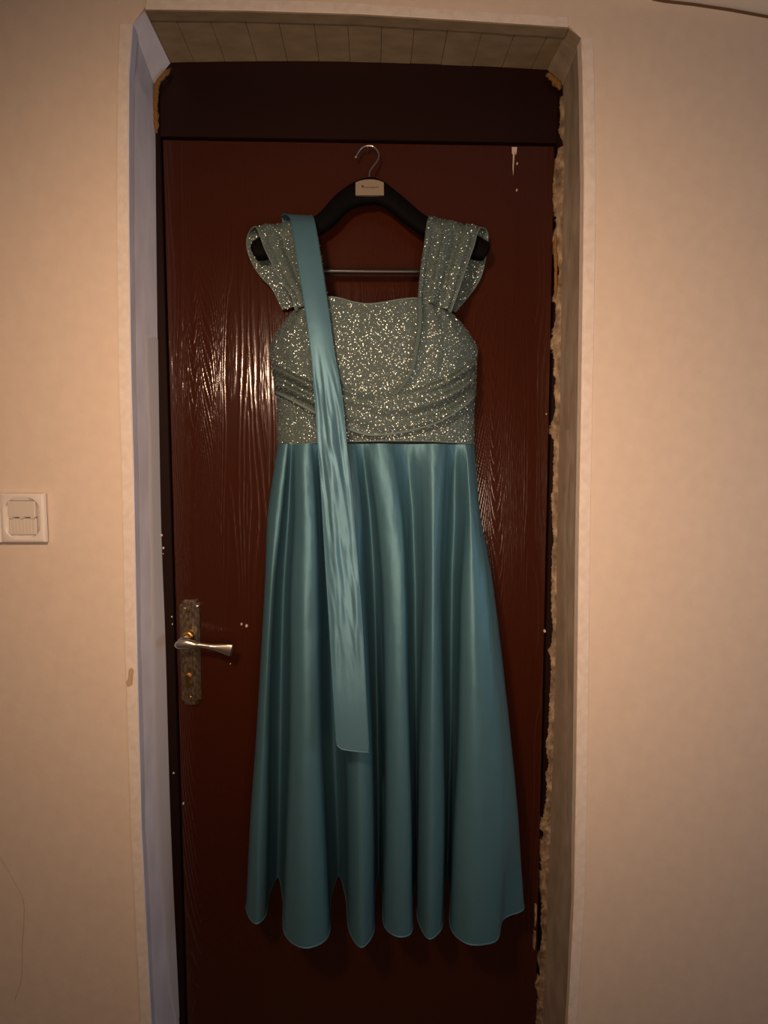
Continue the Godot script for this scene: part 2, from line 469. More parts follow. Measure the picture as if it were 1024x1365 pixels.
	tag(obj("ceiling", prism(rect(-1.8, 2.65, 1.8, 2.75), -0.12, 3.3), M.ceiling), "off white ceiling of the room", "ceiling", "", "structure")
	tag(obj("wall_left", prism(rect(-1.8, 0, -1.7, 2.65), -0.12, 3.3), M.wall), "cream wall on the left of the room", "wall", "", "structure")
	tag(obj("wall_right", prism(rect(1.7, 0, 1.8, 2.65), -0.12, 3.3), M.wall), "cream wall on the right of the room", "wall", "", "structure")
	tag(obj("wall_front", prism(rect(-1.7, 0, 1.7, 2.65), 3.2, 3.3), M.wall), "cream wall behind the viewer", "wall", "", "structure")
	# the sloping edge at the top right: boxed-in casing that runs out over the wall
	var cas := v2([0.4543, 2.129, 0.4729, 2.126, 0.5224, 2.122, 0.5846, 2.1148, 0.646, 2.1058, 0.7166, 2.0946])
	cas.append(Vector2(cas[5].x + 0.3, cas[5].y - 0.05))
	cas.append(Vector2(cas[5].x + 0.3, 2.65))
	cas.append(Vector2(cas[0].x - 0.5, 2.65))
	cas.append(Vector2(cas[0].x - 0.5, cas[0].y + 0.06))
	var t4 := thing("trim_4", Vector3(cas[4].x, cas[4].y, WALL), "pale casing sloping down across the upper right wall", "trim", "structure")
	obj("casing", prism(cas, WALL - 0.002, WALL + 0.03, 0.002), M.casing, t4)
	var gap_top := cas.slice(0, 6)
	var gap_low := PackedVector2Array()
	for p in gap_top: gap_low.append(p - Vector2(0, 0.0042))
	obj("painted_shadow_gap", strip(gap_top, gap_low, WALL - 0.002, WALL + 0.0012, 0.0003), M.shadow_gap, t4)  # dark strip painted as the shadow line under the casing

# A thin ragged skin on a reveal: x = place along its height (0 top to 1 floor), y = how far it reaches from the back edge towards the front one.
func skin(f: PackedVector3Array, b: PackedVector3Array, shape: PackedVector2Array, lift: float) -> ArrayMesh:
	var ef := even(f, 200)
	var eb := even(b, 200)
	var rows := []
	for i in 90:
		var a := lerpf(shape[0].x, shape[shape.size() - 1].x, i / 89.0)
		var reach := 0.0
		for k in shape.size() - 1:
			if a >= shape[k].x and a <= shape[k + 1].x: reach = 1.0 - lerpf(shape[k].y, shape[k + 1].y, (a - shape[k].x) / (shape[k + 1].x - shape[k].x))
		reach = clampf(reach + rng.randf_range(-0.012, 0.012), 0.02, 0.97)
		var k := clampi(int(a * 199), 0, 198)
		var pf := ef[k].lerp(ef[k + 1], a * 199 - k)
		var pb := eb[k].lerp(eb[k + 1], a * 199 - k)
		var row := PackedVector3Array()
		for c in 7:
			var p := pb.lerp(pf, reach * c / 6.0)
			row.append(p + Vector3(lift if c < 6 else -lift, 0, 0))
		rows.append(row)
	return sheet(rows)

func foam(parent: Node3D, path: PackedVector3Array, r: float, seed_: int) -> void:
	var n := FastNoiseLite.new()
	n.seed = seed_
	n.frequency = 90.0
	var p := even(path, 40)
	var rows := []
	for i in p.size():
		var d := (p[mini(i + 1, 39)] - p[maxi(i - 1, 0)]).normalized()
		var side := d.cross(Vector3.BACK).normalized()
		var row := PackedVector3Array()
		var taper := sqrt(clampf(minf(i, 39 - i) / 5.0, 0.02, 1))
		for k in 12:
			var a := TAU * k / 12
			var q := side * cos(a) + Vector3.BACK * sin(a) * 0.8
			row.append(p[i] + q * r * taper * (1.0 + 0.75 * n.get_noise_3dv(p[i] + q * r)))
		rows.append(row)
	obj("foam_bead", sheet(rows, true), M.foam, parent)

# ---------------------------------------------------------------- the door
func door() -> void:
	var d := thing("door_1", Vector3(0, 0, 0), "dark red brown lacquered wood door with embossed grain, behind the hanging dress", "door", "structure")
	var x0 := -0.371
	var x1 := 0.331
	var top := 1.953
	# leaf: chamfered slab; its face carries the embossed relief
	var leaf_mat := mat(Color(0.040, 0.0090, 0.0036), 0.17, 0.0, 0.5)
	leaf_mat.heightmap_enabled = true
	leaf_mat.heightmap_texture = grain(x1 - x0, top - 0.01)
	leaf_mat.heightmap_scale = 0.06
	var st := SurfaceTool.new()
	st.begin(Mesh.PRIMITIVE_TRIANGLES)
	st.set_smooth_group(-1)
	var y0 := 0.01
	var e := 0.002
	var f := [Vector3(x0 + e, y0 + e, 0), Vector3(x1 - e, y0 + e, 0), Vector3(x1 - e, top - e, 0), Vector3(x0 + e, top - e, 0)]
	var m := [Vector3(x0, y0, -e), Vector3(x1, y0, -e), Vector3(x1, top, -e), Vector3(x0, top, -e)]
	var b := [Vector3(x0, y0, -0.04), Vector3(x1, y0, -0.04), Vector3(x1, top, -0.04), Vector3(x0, top, -0.04)]
	var quads := [f]
	for k in 4:
		var j := (k + 1) % 4
		quads.append([m[k], m[j], f[j], f[k]])
		quads.append([b[k], b[j], m[j], m[k]])
	quads.append([b[1], b[0], b[3], b[2]])
	for q in quads:
		for k in [0, 2, 1, 0, 3, 2]:
			var p: Vector3 = q[k]
			st.set_uv(Vector2((p.x - x0) / (x1 - x0), (top - p.y) / (top - y0)))
			st.add_vertex(p)
	st.generate_normals()
	st.generate_tangents()
	obj("leaf", st.commit(), leaf_mat, d)
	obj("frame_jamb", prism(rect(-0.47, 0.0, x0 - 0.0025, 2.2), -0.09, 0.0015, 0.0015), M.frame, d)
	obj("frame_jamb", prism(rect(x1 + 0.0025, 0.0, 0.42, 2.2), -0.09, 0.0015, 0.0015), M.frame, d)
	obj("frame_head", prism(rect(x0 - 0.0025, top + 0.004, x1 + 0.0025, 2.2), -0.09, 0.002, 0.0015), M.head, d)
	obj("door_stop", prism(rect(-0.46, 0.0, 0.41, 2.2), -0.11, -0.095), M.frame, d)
	# scars in the lacquer
	obj("paint_drip", prism(v2([0.2521, 1.9489, 0.2616, 1.9491, 0.2611, 1.94, 0.2592, 1.9348, 0.2577, 1.9413, 0.2561, 1.9153, 0.2557, 1.8997, 0.2541, 1.9114, 0.2544, 1.936, 0.2523, 1.9386]), -0.001, 0.0009, 0.0003), M.paint_chip, d)
	for p in [[683.5, 235.5, 1.2], [683.5, 268, 1.0], [321, 834, 1.3], [327.5, 836, 1.7], [728, 553, 0.8], [237, 1084, 1.2], [732, 846, 1.6], [305, 888, 0.7], [218.5, 713, 1.2], [220, 730, 1.4], [219.5, 738, 0.7], [228.5, 823, 1.0], [229, 833, 0.8], [225, 1040, 1.1]]:
		chip(d, p)
	handle(d)

func chip(d: Node3D, p: Array) -> void:
	var at := Vector2((p[0] - 497.0) / 712.0, 1.35 + (641.0 - p[1]) / 712.0)
	var poly := PackedVector2Array()
	for k in 7:
		var a := TAU * k / 7
		poly.append(at + Vector2(cos(a), sin(a) * 1.4) * p[2] / 712.0 * rng.randf_range(0.7, 1.2))
	obj("paint_chip", prism(poly, -0.001, 0.0028, 0.0002), M.paint_chip, d)

func handle(d: Node3D) -> void:
	var px := 1.0 / 705.0
	var c := v2([-0.3431, 1.1276, -0.3483, 0.9251])
	var xc := c[0].x
	var hw := 13.4 * px
	var y1 := c[0].y
	var y0 := c[1].y
	# backplate with stepped, hollow-cornered ends and a bevelled rim
	var half := PackedVector2Array()
	for s in [-1.0, 1.0]:
		var ye := y1 if s > 0 else y0
		var pts := [Vector2(hw, -12 * px), Vector2(hw, -8.5 * px), Vector2(hw - 1.5 * px, -6.0 * px), Vector2(hw - 4.2 * px, -5.0 * px), Vector2(hw - 4.6 * px, -2.0 * px), Vector2(hw - 6.5 * px, 0)]
		if s < 0: pts.reverse()
		for p in pts: half.append(Vector2(xc + p.x, ye + p.y * s))
	var n := half.size()
	for i in n:
		var p := half[n - 1 - i]
		half.append(Vector2(2 * xc - p.x, p.y))
	var h := obj("door_handle", prism(half, -0.001, 0.010, 0.0042), M.nickel, d)
	tag(h, "worn nickel and brass lever handle on a long backplate")
	var lever_at := v3([-0.3418, 1.0562, 0.046])
	var root := v3([-0.3438, 1.0596, 0.01])
	obj("rose", lathe(v2([0.0001, 0.0075, 0.0085, 0.006, 0.0115, 0.002, 0.0118, -0.001]), root[0], Vector3.BACK, 24), M.brass, h)
	obj("neck", tube(PackedVector3Array([root[0], root[0] + Vector3(0, 0, 0.02), Vector3(root[0].x, root[0].y, 0.044)]), [Vector2(0.0075, 0.0075), Vector2(0.007, 0.007), Vector2(0.008, 0.008)], 18, 1.0, Vector3.UP), M.steel, h)
	var path := catmull(v3([-0.3534, 1.0556, 0.046, -0.3507, 1.0559, 0.047, -0.3437, 1.0569, 0.048, -0.333, 1.0578, 0.048, -0.3214, 1.0569, 0.047, -0.3115, 1.0548, 0.045, -0.2985, 1.0524, 0.044, -0.2841, 1.0494, 0.043, -0.2707, 1.0468, 0.043, -0.2613, 1.0448, 0.043, -0.2553, 1.0434, 0.043]), 46)
	var radii := []
	var prof := [0.002, 0.0062, 0.0090, 0.0092, 0.0062, 0.0040, 0.0044, 0.0060, 0.0086, 0.0108, 0.0112]
	for i in 46:
		var t := i / 45.0 * 10.0
		var k := mini(int(t), 9)
		var r := lerpf(prof[k], prof[k + 1], t - k)
		radii.append(Vector2(r, minf(r, lerpf(0.0078, 0.0036, i / 45.0))))
	obj("lever", tube(path, radii, 20), M.steel, h)
	obj("lever_tip", tube(PackedVector3Array([path[45] - (path[45] - path[44]) * 0.2, path[45] + Vector3(0.0028, -0.0006, 0)]), [Vector2(0.0104, 0.0032)], 16), M.dark, h)
	var k1 := v2([-0.3472, 0.9821, -0.3475, 0.9676])
	obj("lock_cylinder", prism(_keyhole(k1[0], 0.0060, k1[1].y - 0.006), 0.008, 0.0145, 0.0008), M.brass, h)
	obj("keyhole", prism(rect(k1[0].x - 0.0007, k1[0].y - 0.003, k1[0].x + 0.0007, k1[0].y + 0.003), 0.012, 0.0148), M.dark, h)
	for p in [v2([-0.3493, 1.1123, -0.3376, 1.1122]), v2([-0.3538, 0.943, -0.3419, 0.9429])]:
		obj("screw", lathe(v2([0.0001, 0.0016, 0.0017, 0.0012, 0.0025, 0.0, 0.0025, -0.001]), Vector3(p[0].x if p[0].y > 1.1 else xc, p[0].y, 0.0095), Vector3.BACK, 14), M.brass, h)
	var q := v2([-0.3271, 1.1159])
	obj("screw", lathe(v2([0.0001, 0.003, 0.002, 0.0026, 0.0034, 0.001, 0.0036, -0.003]), Vector3(q[0].x, q[0].y, 0.0075), Vector3.BACK, 16), M.steel, h)

func _keyhole(at: Vector2, r: float, low: float) -> PackedVector2Array:
	var o := PackedVector2Array()
	for k in 15:
		var a := lerpf(-0.9, PI + 0.9, k / 14.0)
		o.append(at + Vector2(cos(a), sin(a)) * r)
	o.append(Vector2(at.x - r * 0.62, low + 0.003))
	o.append(Vector2(at.x - r * 0.3, low))
	o.append(Vector2(at.x + r * 0.3, low))
	o.append(Vector2(at.x + r * 0.62, low + 0.003))
	return o

# ---------------------------------------------------------------- switches
func switches() -> void:
	for k in 2:
		var c := v2([-0.6148, 1.3287, -0.5441, 1.2471])
		var w := c[1].x - c[0].x
		var x0 := c[0].x - k * (w + 0.0012)
		var x1 := x0 + w
		var y1 := c[0].y
		var y0 := c[1].y
		var t := thing("light_switch", Vector3((x0 + x1) / 2, (y0 + y1) / 2, WALL), "white plastic wall switch with a two part rocker, nearest to the door trim" if k == 0 else "white plastic wall switch cut off by the left edge of the picture", "switch")
		tag(t, "", "", "wall switches left of the door")
		var e := 0.0025
		obj("mounting_box", prism(rect(x0 + e, y0 + e, x1 - e, y1 - e), WALL - 0.004, WALL + 0.004), M.dark, t)
		# frame with a round dished middle
		var mid := Vector2((x0 + x1) / 2 + 0.001, (y0 + y1) / 2 + 0.001)
		var rows := []
		var dims := [[0.0, 0.5, 0.003], [0.0, 0.5, 0.0095], [0.0016, 0.5, 0.0112], [0.0050, 0.32, 0.0122], [0.0060, 0.32, 0.0120], [0.0095, 0.2, 0.0100], [0.0124, 0.1, 0.0092], [0.0124, 0.1, 0.004]]
		for q in dims:
			var row := PackedVector3Array()
			var r: float = maxf(0.0009, [0.0015, 0.0015, 0.0015, 0.023, 0.023, 0.016, 0.002, 0.002][rows.size()])
			for p in rounded(x0 + q[0], y0 + q[0], x1 - q[0], y1 - q[0], r, 8): row.append(Vector3(p.x, p.y, WALL + q[2]))
			rows.append(row)
		obj("cover_frame", sheet(rows, true), M.plastic, t)
		var i := 0.0128
		var ym := (y0 + y1) / 2 + 0.0005
		obj("rocker", prism(rounded(x0 + i, ym + 0.0008, x1 - i, y1 - i, 0.0015), WALL + 0.004, WALL + 0.0135, 0.0012), M.rocker, t)
		var low := obj("rocker", prism(rounded(x0 + i, y0 + i, x1 - i, ym - 0.0008, 0.0015), WALL + 0.004, WALL + 0.0115, 0.0008), M.rocker, t)
		for r in 8:
			var xr := lerpf(x0 + i + 0.003, x1 - i - 0.003, r / 7.0)
			obj("rib", prism(rounded(xr - 0.0008, y0 + i + 0.002, xr + 0.0008, ym - 0.004, 0.0007, 2), WALL + 0.011, WALL + 0.0121, 0.0003), M.rocker, low)
		for r in 3:
			var xr := lerpf(x0 + i + 0.005, x1 - i - 0.005, r / 2.0)
			obj("finger_notch", prism(rounded(xr - 0.0032, ym - 0.0016, xr + 0.0032, ym + 0.0016, 0.0014, 3), WALL + 0.008, WALL + 0.0138, 0.0004), M.rocker, low)

# ---------------------------------------------------------------- hanger and nail
func hanger() -> void:
	var nail_at := v3([-0.0072, 1.9323, 0.014])
	var nl := thing("nail", Vector3(nail_at[0].x, nail_at[0].y - 0.002, 0), "small nail in the dark door that holds the hanger hook", "nail")
	obj("shank", tube(PackedVector3Array([nail_at[0] + Vector3(0, 0.0012, -0.018), nail_at[0] + Vector3(0, 0.0012, 0.006)]), [Vector2(0.0012, 0.0012)], 10, 1.0, Vector3.UP), M.rust, nl)
	obj("head", lathe(v2([0.0001, 0.0008, 0.002, 0.0006, 0.0026, 0, 0.0001, -0.0006]), nail_at[0] + Vector3(0, 0.0012, 0.006), Vector3.BACK, 14), M.rust, nl)
	var c := v3([-0.0037, 1.8521, 0.03])
	var h := thing("clothes_hanger", c[0], "black wide shouldered clothes hanger with a steel hook and pale plaque, hung on the door", "hanger")
	var ends := v3([-0.2062, 1.7417, 0.04, -0.2036, 1.743, 0.04, -0.1991, 1.7443, 0.04, -0.1861, 1.7494, 0.04, -0.1657, 1.7619, 0.038, -0.1297, 1.777, 0.036, -0.0857, 1.7961, 0.034, -0.0467, 1.8346, 0.031, -0.0037, 1.8521, 0.03, 0.0315, 1.8382, 0.031, 0.0838, 1.7969, 0.034, 0.1257, 1.7788, 0.036, 0.1622, 1.7643, 0.038, 0.1816, 1.7535, 0.04, 0.1961, 1.7486, 0.04, 0.2001, 1.7473, 0.04, 0.2027, 1.7461, 0.04])
	var p := catmull(ends, 97)
	var hh := [0.004, 0.011, 0.016, 0.0185, 0.0175, 0.0155, 0.0150, 0.0165, 0.0225, 0.0165, 0.0150, 0.0155, 0.0175, 0.0185, 0.016, 0.011, 0.004]
	var radii := []
	for i in 97:
		var t := i / 96.0 * 16.0
		var k := mini(int(t), 15)
		var r := lerpf(hh[k], hh[k + 1], t - k)
		radii.append(Vector2(r, minf(r, lerpf(0.013, 0.0105, 1.0 - absf(i - 48) / 48.0))))
	obj("shoulder_body", tube(p, radii, 22, 0.8), M.hanger, h)
	var hook := catmull(v3([-0.0279, 1.9149, 0.02, -0.0213, 1.9263, 0.02, -0.0154, 1.9317, 0.02, -0.0062, 1.9343, 0.02, 0.003, 1.9326, 0.02, 0.0095, 1.9255, 0.021, 0.0124, 1.9174, 0.022, 0.0099, 1.9079, 0.023, 0.0033, 1.8978, 0.025, -0.0023, 1.8884, 0.028, -0.0046, 1.8784, 0.03, -0.0046, 1.8659, 0.03]), 60)
	obj("hook", tube(hook, [Vector2(0.00155, 0.00155)], 12, 1.0, Vector3.BACK), M.chrome, h)
	obj("hook_tip", lathe(v2([0.0001, 0.0024, 0.0018, 0.0016, 0.0024, 0, 0.0018, -0.0016, 0.0001, -0.0024]), hook[0], Vector3.UP, 12), M.chrome, h)
	var pl := v2([-0.028, 1.8592, -0.0203, 1.8622, -0.0113, 1.8641, -0.0036, 1.8647, 0.0041, 1.8643, 0.0131, 1.8627, 0.0205, 1.8598, 0.0208, 1.8386, -0.0281, 1.8379])
	var plaque := obj("plaque", prism(pl, 0.034, 0.0432, 0.0004), M.plaque, h)
	tag(plaque, "pale name plaque with small dark script")
	# the script on the plaque is too small to read in the photograph: a heavier first mark, then a run of loops
	obj("lettering", prism(v2([-0.0183, 1.8541, -0.0144, 1.8544, -0.0139, 1.8515, -0.0172, 1.8504]), 0.0430, 0.0435), M.print, plaque)
	var loops := PackedVector3Array()
	var a := v2([-0.0145, 1.8509, 0.0105, 1.8518])
	for i in 90:
		var t := i / 89.0
		var tall := 1.0 + 1.3 * float(i in range(52, 60)) + 1.5 * float(i > 84)
		loops.append(Vector3(lerpf(a[0].x, a[1].x, t) + 0.0004 * sin(t * 71.0), a[0].y + 0.0009 * tall * sin(t * 60.0), 0.0434))
	obj("lettering", tube(loops, [Vector2(0.00028, 0.0002)], 6), M.print, plaque)
	var bar := v3([-0.1404, 1.7505, 0.036, -0.1399, 1.7291, 0.033, -0.1327, 1.7165, 0.03, -0.0868, 1.7163, 0.03, -0.0039, 1.7165, 0.03, 0.0846, 1.7173, 0.03, 0.1297, 1.7178, 0.03, 0.1384, 1.7294, 0.033, 0.139, 1.7536, 0.036])
	obj("trouser_bar", tube(catmull(bar, 60), [Vector2(0.0052, 0.0052)], 14, 1.0, Vector3.BACK), M.bar, h)

# ---------------------------------------------------------------- the dress
var side_left: PackedVector2Array
var side_right: PackedVector2Array
var belly: PackedVector2Array

# Depth of the bodice's front at a place.
func bodice_z(x: float, y: float) -> float:
	var l := lerp_table(side_left, y)
	var r := lerp_table(side_right, y)
	var s := clampf((2.0 * x - l - r) / (r - l), -1, 1)
	var edge := 0.030
	return edge + (lerp_table(belly, y) - edge) * pow(1.0 - pow(absf(s), 3.2), 0.62)

func on_bodice(p: Vector3, lift: float) -> Vector3:
	return Vector3(p.x, p.y, bodice_z(p.x, p.y) + lift)

# Scatters sequins over a sheet's rows: one MultiMesh of small tilted discs.
func sequins(rows: Array, parent: Node3D, per_m2: float, lift: float, seed_: int) -> void:
	var r := RandomNumberGenerator.new()
	r.seed = seed_
	var places: Array[Transform3D] = []
	for j in rows.size() - 1:
		for i in rows[0].size() - 1:
			var a: Vector3 = rows[j][i]
			var b: Vector3 = rows[j][i + 1]
			var c: Vector3 = rows[j + 1][i]
			var d: Vector3 = rows[j + 1][i + 1]
			var n := (d - a).cross(c - b)
			var area := n.length() / 2
			if area < 1e-9: continue
			n = n.normalized()
			if n.z < 0: n = -n
			var want := area * per_m2
			var count := int(want) + (1 if r.randf() < want - int(want) else 0)
			for k in count:
				var u := r.randf()
				var v := r.randf()
				var p := a.lerp(b, u).lerp(c.lerp(d, u), v)
				var tilt := (n + Vector3(r.randfn(0, 0.36), r.randfn(0, 0.36), r.randfn(0, 0.36))).normalized()
				var x := tilt.cross(Vector3.UP if absf(tilt.y) < 0.9 else Vector3.RIGHT).normalized()
				var s := r.randf_range(0.7, 1.25)
				places.append(Transform3D(Basis(x * s, tilt * s, x.cross(tilt) * s), p + n * lift))
	var disc := SurfaceTool.new()
	disc.begin(Mesh.PRIMITIVE_TRIANGLES)
	for k in 6:
		var a0 := TAU * k / 6
		var a1 := TAU * (k + 1) / 6
		for q in [Vector3(0, 0.0003, 0), Vector3(cos(a0), 0, sin(a0)) * 0.0011, Vector3(cos(a1), 0, sin(a1)) * 0.0011]: disc.add_vertex(q)
	disc.generate_normals()
	var mm := MultiMesh.new()
	mm.transform_format = MultiMesh.TRANSFORM_3D
	mm.mesh = disc.commit()
	mm.instance_count = places.size()
	for k in places.size(): mm.set_instance_transform(k, places[k])
	var o := MultiMeshInstance3D.new()
	o.name = "sequins"
	o.multimesh = mm
	o.material_override = M.sequin
	parent.add_child(o, true)
	var off := Vector3.ZERO
	var p: Node = parent
	while p is Node3D and p != self:
		off += (p as Node3D).position
		p = p.get_parent()
	o.position = -off
	o.set_meta("kind", "stuff")

func dress() -> void:
	side_left = v2([-0.1347, 1.651, -0.1574, 1.6302, -0.1695, 1.6081, -0.1818, 1.5808, -0.1793, 1.5665, -0.1758, 1.5404, -0.1734, 1.5194, -0.1698, 1.4918, -0.1689, 1.4667, -0.1688, 1.4123])
	side_right = v2([0.1396, 1.6507, 0.1625, 1.6261, 0.183, 1.5962, 0.1885, 1.5831, 0.1861, 1.5607, 0.1844, 1.5383, 0.1861, 1.5078, 0.1842, 1.4945, 0.1839, 1.4585, 0.1839, 1.4129])
	belly = PackedVector2Array([Vector2(0.074, 1.80), Vector2(0.084, 1.66), Vector2(0.093, 1.60), Vector2(0.094, 1.55), Vector2(0.080, 1.48), Vector2(0.070, 1.44), Vector2(0.066, 1.40)])
	var d := thing("evening_dress", Vector3(0, 1.41, 0.05), "long turquoise satin evening dress with sequinned bodice, hung on the door", "dress")
	skirt(d)
	# bodice: a Coons patch between waist seam, sides and neckline, laid on the torso's depth
	var low := even(v3([-0.1688, 1.4123, 0.03, -0.1318, 1.4129, 0.05, -0.086, 1.4153, 0.062, 0.0047, 1.4177, 0.066, 0.0827, 1.418, 0.064, 0.1363, 1.4162, 0.055, 0.1838, 1.4149, 0.03]), 61)
	var high := even(v3([-0.1818, 1.5808, 0.03, -0.1538, 1.6213, 0.05, -0.1253, 1.6382, 0.075, -0.0971, 1.6512, 0.08, -0.0732, 1.6536, 0.084, -0.0546, 1.651, 0.085, -0.0323, 1.644, 0.085, -0.0075, 1.6405, 0.085, 0.0173, 1.6432, 0.085, 0.0422, 1.6482, 0.085, 0.0608, 1.6514, 0.085, 0.0771, 1.6525, 0.084, 0.1051, 1.6469, 0.08, 0.1324, 1.6366, 0.075, 0.1589, 1.6199, 0.05, 0.1885, 1.5831, 0.03]), 61)
	var lf := even(v3([-0.1688, 1.4123, 0.03, -0.1689, 1.4667, 0.03, -0.1734, 1.5194, 0.03, -0.1758, 1.5404, 0.03, -0.1818, 1.5808, 0.03]), 41)
	var rt := even(v3([0.1838, 1.4149, 0.03, 0.1842, 1.4945, 0.03, 0.1861, 1.5078, 0.03, 0.1844, 1.5383, 0.03, 0.1885, 1.5831, 0.03]), 41)
	var rows := []
	for j in 41:
		var v := j / 40.0
		var row := PackedVector3Array()
		for i in 61:
			var u := i / 60.0
			var p := low[i].lerp(high[i], v) + lf[j].lerp(rt[j], u) - low[0].lerp(low[60], u).lerp(high[0].lerp(high[60], u), v)
			row.append(on_bodice(p, 0.0))
		rows.append(row)
	var bodice := obj("bodice", sheet(rows), M.tulle, d)
	sequins(rows, bodice, 85000, 0.0006, 71)
	obj("neckline_edge", tube(slice_row(rows[40], 18, 44, 0.0006), [Vector2(0.0014, 0.0011)], 8), M.tulle_edge, bodice)
	obj("waist_seam", tube(slice_row(rows[0], 1, 60, 0.0006), [Vector2(0.0011, 0.0009)], 8), M.tulle_edge, bodice)
	for s in [6, 54]:
		var seam := PackedVector3Array()
		for j in 24: seam.append(rows[j][s] + Vector3(0, 0, 0.0003))
		obj("seam", tube(seam, [Vector2(0.0006, 0.0006)], 6, 1.0, Vector3.BACK), M.tulle_edge, bodice)
	# back of the bodice, close to the door
	var back := []
	for j in 21:
		var row := PackedVector3Array()
		for i in 31:
			var p: Vector3 = rows[j * 2][i * 2]
			var e: float = absf(i - 15.0) / 15.0
			row.append(Vector3(p.x * 1.0, minf(p.y, 1.68), lerpf(0.013, 0.030, pow(e, 4.0))))
		back.append(row)
	obj("back_panel", sheet(back), M.lining, d)
	# cups: the strap cloth runs on down each side over the bodice, pleated, with a raised inner edge
	var ins := [v3([-0.0726, 1.6526, 0.09, -0.0692, 1.6154, 0.09, -0.0657, 1.5852, 0.09, -0.0597, 1.5549, 0.09, -0.05, 1.528, 0.09, -0.0377, 1.5073, 0.09, -0.0203, 1.4877, 0.09]), v3([0.0753, 1.6515, 0.09, 0.0754, 1.6226, 0.09, 0.0719, 1.5922, 0.09, 0.0657, 1.5617, 0.09, 0.0596, 1.5335, 0.09, 0.0447, 1.5076, 0.09, 0.0247, 1.4878, 0.09])]
	var outs := [v3([-0.1302, 1.6408, 0.06, -0.1525, 1.6214, 0.05, -0.1689, 1.6014, 0.04, -0.1811, 1.5808, 0.03, -0.1781, 1.56, 0.03, -0.1746, 1.5299, 0.03]), v3([0.1348, 1.6405, 0.06, 0.1575, 1.6199, 0.05, 0.1796, 1.5934, 0.04, 0.188, 1.5831, 0.03, 0.1861, 1.5607, 0.03, 0.1851, 1.5317, 0.03])]
	for k in 2:
		var a := even(ins[k], 41)
		var b := even(outs[k], 41)
		var cup := []
		for j in 41:
			var v := j / 40.0
			var row := PackedVector3Array()
			for i in 37:
				var u := i / 36.0
				var ridge := 0.0065 * exp(-pow((u - 0.05) / 0.05, 2.0)) * (1.0 - 0.5 * v)
				var pleat := 0.0022 * sin(TAU * (u * 3.2 + 0.35 * v * u)) * (1.0 - u * 0.6) * (1.0 - 0.5 * v) * smoothstep(0.05, 0.2, u)
				var p := a[j].lerp(b[j], u)
				row.append(on_bodice(p, (0.0032 + ridge + pleat) * smoothstep(1.0, 0.9, u) - 0.001 * smoothstep(0.02, 0.0, u)))
			cup.append(row)
		var cp := obj("cup_drape", sheet(cup), M.tulle, d)
		sequins(cup, cp, 78000, 0.0007, 80 + k)
		var edge := PackedVector3Array()
		for j in 41: edge.append(cup[j][2])
		obj("folded_edge", tube(edge, [Vector2(0.0010, 0.0036)], 10, 1.0, Vector3.BACK), M.tulle, cp)
	# swag: gathered at both sides, sweeping down to a rounded hem under the bust
	var su := even(v3([-0.1799, 1.5704, 0.03, -0.1491, 1.5505, 0.06, -0.1058, 1.5262, 0.08, -0.0575, 1.5096, 0.09, 0.0047, 1.5013, 0.09, 0.0609, 1.5065, 0.09, 0.1186, 1.5274, 0.08, 0.1577, 1.5522, 0.06, 0.1873, 1.5752, 0.03]), 73)
	var sl := even(v3([-0.1723, 1.505, 0.03, -0.1448, 1.4909, 0.06, -0.1007, 1.466, 0.075, -0.062, 1.4473, 0.085, -0.033, 1.4344, 0.09, -0.0079, 1.4276, 0.09, 0.0172, 1.4277, 0.09, 0.0486, 1.4315, 0.09, 0.0805, 1.439, 0.085, 0.1135, 1.4503, 0.075, 0.1507, 1.4728, 0.06, 0.1855, 1.5038, 0.03]), 73)
	var swag := []
	for j in 33:
		var v := j / 32.0
		var row := PackedVector3Array()
		for i in 73:
			var u := i / 72.0
			var side := absf(2.0 * u - 1.0)
			var p := su[i].lerp(sl[i], v)
			var amp := 0.0022 + 0.0062 * smoothstep(0.15, 0.75, side)
			var fold := amp * sin(TAU * (v * 2.6 + 0.25 * sin(u * 5.0) + (0.2 if u < 0.5 else 0.0)))
			var hem := 0.0035 * smoothstep(0.7, 1.0, v)
			row.append(on_bodice(p, (0.0100 + fold + hem + 0.004 * sin(PI * v)) * smoothstep(0.0, 0.26, v) * smoothstep(1.0, 0.9, side) + 0.001))
		swag.append(row)
	var sw := obj("swag", sheet(swag), M.tulle, d)
	sequins(swag, sw, 78000, 0.0007, 90)
	obj("swag_hem", tube(swag[32], [Vector2(0.0024, 0.0013)], 10), M.tulle_edge, sw)
	# shoulder straps, looped over the hanger's arms
	strap(d, v3([0.0755, 1.6486, 0.088, 0.08, 1.6974, 0.078, 0.0871, 1.7444, 0.068, 0.0922, 1.7826, 0.06, 0.0967, 1.8005, 0.047, 0.0991, 1.8101, 0.026, 0.0938, 1.7648, 0.016, 0.0864, 1.6741, 0.014]), v3([0.1326, 1.6332, 0.074, 0.1459, 1.6707, 0.076, 0.1585, 1.7084, 0.074, 0.1707, 1.7417, 0.068, 0.1797, 1.7714, 0.06, 0.1901, 1.7848, 0.047, 0.2049, 1.782, 0.026, 0.2001, 1.7313, 0.018, 0.1861, 1.6979, 0.016, 0.1503, 1.6536, 0.014]), 101)
